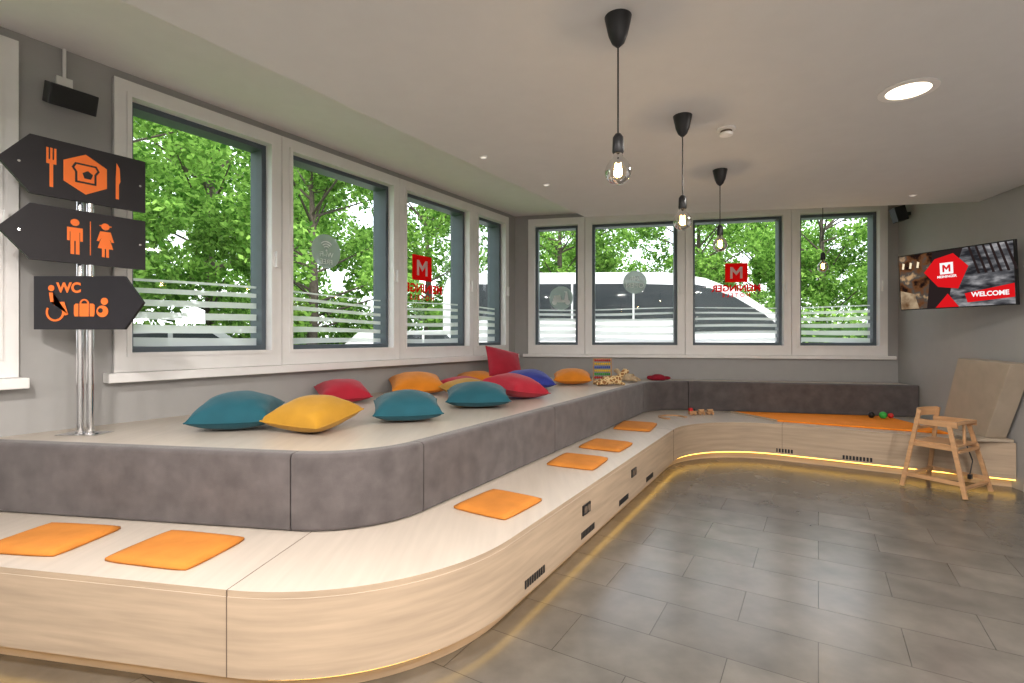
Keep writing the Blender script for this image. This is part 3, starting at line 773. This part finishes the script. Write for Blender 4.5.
for i,(x,y,s) in enumerate(places):
    o=bpy.data.objects.new('deciduous_tree',(t1_ if i%2 else t2_).data); bpy.context.scene.collection.objects.link(o)
    o.location=(x,y,-.25); o.scale=(s,s,s); o.rotation_euler=(0,0,i*1.7)
def hedge(p0,p1,h,w,n,seed):
    rg=random.Random(seed); b=MB(); F=frame(p0,(p1[0]-p0[0],p1[1]-p0[1]),-.25); Ln=(Vector(p1)-Vector(p0)).length
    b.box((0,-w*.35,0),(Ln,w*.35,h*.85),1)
    for i in range(n):
        p=Vector((rg.uniform(0,Ln),rg.uniform(-w,w)*.5,h*rg.uniform(.05,1.05)))
        t=Vector((rg.gauss(0,1),rg.gauss(0,1),rg.gauss(0,1))).normalized(); q_=t.orthogonal().normalized(); s=rg.uniform(.07,.13)
        o=len(b.v)
        for v_ in (p-t*s,p+q_*s*.55,p+t*s,p-q_*s*.55): b.v.append(tuple(v_))
        b.f.append((o,o+1,o+2,o+3)); b.m.append(0)
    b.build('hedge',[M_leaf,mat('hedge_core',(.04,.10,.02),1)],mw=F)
hedge((-14.6,9.5),(-5.0,19.0),1.9,1.2,12000,3); hedge((-3,18.9),(26,18.7),2.5,1.2,17000,4)

M_bus=mat('coach_white',(.66,.67,.69),.3,var=.02); M_busg=mat('coach_glass',(.012,.018,.022),.35); M_tyre=mat('tyre',(.02,.02,.02),.8)
def vehicle(name,prof,glass,width,wheels,wr,loc,rz,body):
    b=MB(); b.plate(prof,-width/2,width/2,0)
    for g in glass:
        b.plate(g,-width/2-.02,-width/2+.01,1); b.plate(g,width/2-.01,width/2+.02,1)
    for wx in wheels:
        for s_ in (-1,1):
            b.cyl((wx,s_*(width/2-.22),wr),(wx,s_*(width/2+.03),wr),wr,n=24,mi=2); b.cyl((wx,s_*(width/2),wr),(wx,s_*(width/2+.04),wr),wr*.55,n=18,mi=3)
    return b.build(name,[body,M_busg,M_tyre,M_chrome],loc=loc,rot=(0,0,rz))
cp=[(0,.35),(0,2.9),(.12,3.25),(.4,3.42),(6.2,3.42),(7.3,3.25),(8.3,2.85),(9.2,2.25),(9.8,1.75),(10.0,1.3),(10.0,.8),(9.9,.35)]
cg=[[(.3,2.1),(1.9,2.1),(1.9,3.1),(.4,3.1)],[(1.96,2.1),(3.6,2.1),(3.6,3.1),(1.96,3.1)],[(3.66,2.1),(5.3,2.1),(5.3,3.1),(3.66,3.1)],[(5.36,2.1),(6.9,2.1),(6.9,3.05),(5.36,3.1)],[(6.98,1.75),(9.52,1.75),(8.9,2.24),(8.1,2.72),(7.3,3.02),(6.98,3.08)]]
vehicle('parked_coach',cp,cg,2.4,(1.8,8.0),.48,(-1.9,15.6,-.24),-.04,M_bus)
cc=[(0,.3),(-.02,.75),(.1,.95),(.7,1.02),(1.25,1.42),(2.5,1.46),(3.3,1.02),(4.15,.9),(4.3,.65),(4.3,.3)]
cgl=[[(.9,1.03),(1.32,1.36),(1.85,1.38),(1.85,1.03)],[(1.92,1.03),(1.92,1.38),(2.45,1.38),(3.05,1.03)]]
def car(loc,rz,m,s=1.15):
    vehicle('parked_car',[(x*1.05,z*s) for x,z in cc],[[(x*1.05,z*s) for x,z in g] for g in cgl],1.75,(.85,3.6),.33,loc,rz,m)
car((-7.4,7.2,-.25),.85,mat('car_silver',(.5,.52,.54),.3,metal=.6),1.22)
car((-4.0,10.5,-.25),.75,mat('car_white',(.75,.76,.77),.3),1.22)
car((9.6,14.4,-.239),0.0,mat('car_grey',(.3,.32,.34),.3,metal=.5))

# ------------------------------------------------------------------ light
w=bpy.data.worlds.new('sky'); bpy.context.scene.world=w; w.use_nodes=True
nt=w.node_tree; nt.nodes.clear()
o=nt.nodes.new('ShaderNodeOutputWorld'); bg=nt.nodes.new('ShaderNodeBackground'); sk=nt.nodes.new('ShaderNodeTexSky')
sk.sky_type='NISHITA'; sk.sun_disc=False; sk.sun_elevation=math.radians(50); sk.sun_rotation=math.radians(200); sk.air_density=1.0; sk.dust_density=4.0
mx=nt.nodes.new('ShaderNodeMixRGB'); mx.inputs[0].default_value=.7; mx.inputs[2].default_value=(1.0,1.03,1.08,1)
ml=nt.nodes.new('ShaderNodeMixRGB'); ml.blend_type='MULTIPLY'; ml.inputs[0].default_value=1; ml.inputs[2].default_value=(.12,.12,.12,1)
nt.links.new(sk.outputs[0],ml.inputs[1]); nt.links.new(ml.outputs[0],mx.inputs[1]); nt.links.new(mx.outputs[0],bg.inputs[0]); bg.inputs[1].default_value=3.2
nt.links.new(bg.outputs[0],o.inputs[0])
sd=bpy.data.lights.new('sun','SUN'); sd.energy=2.4; sd.angle=math.radians(6); sd.color=(1,.96,.88)
so=bpy.data.objects.new('sun',sd); bpy.context.scene.collection.objects.link(so)
so.rotation_euler=Vector((-.25,.65,-.85)).to_track_quat('-Z','Y').to_euler()
# ------------------------------------------------------------------ camera
cd=bpy.data.cameras.new('camera'); cam=bpy.data.objects.new('camera',cd); bpy.context.scene.collection.objects.link(cam)
cam.location=(0,0,1.35); cam.rotation_euler=(math.pi/2,0,0); cd.lens=510/1024*36; cd.sensor_width=36; cd.shift_y=-3.5/1024; cd.clip_end=300
bpy.context.scene.camera=cam
sc_=bpy.context.scene; sc_.view_settings.view_transform='Standard'; sc_.view_settings.look='None'; sc_.view_settings.exposure=0.12; sc_.view_settings.gamma=0.90
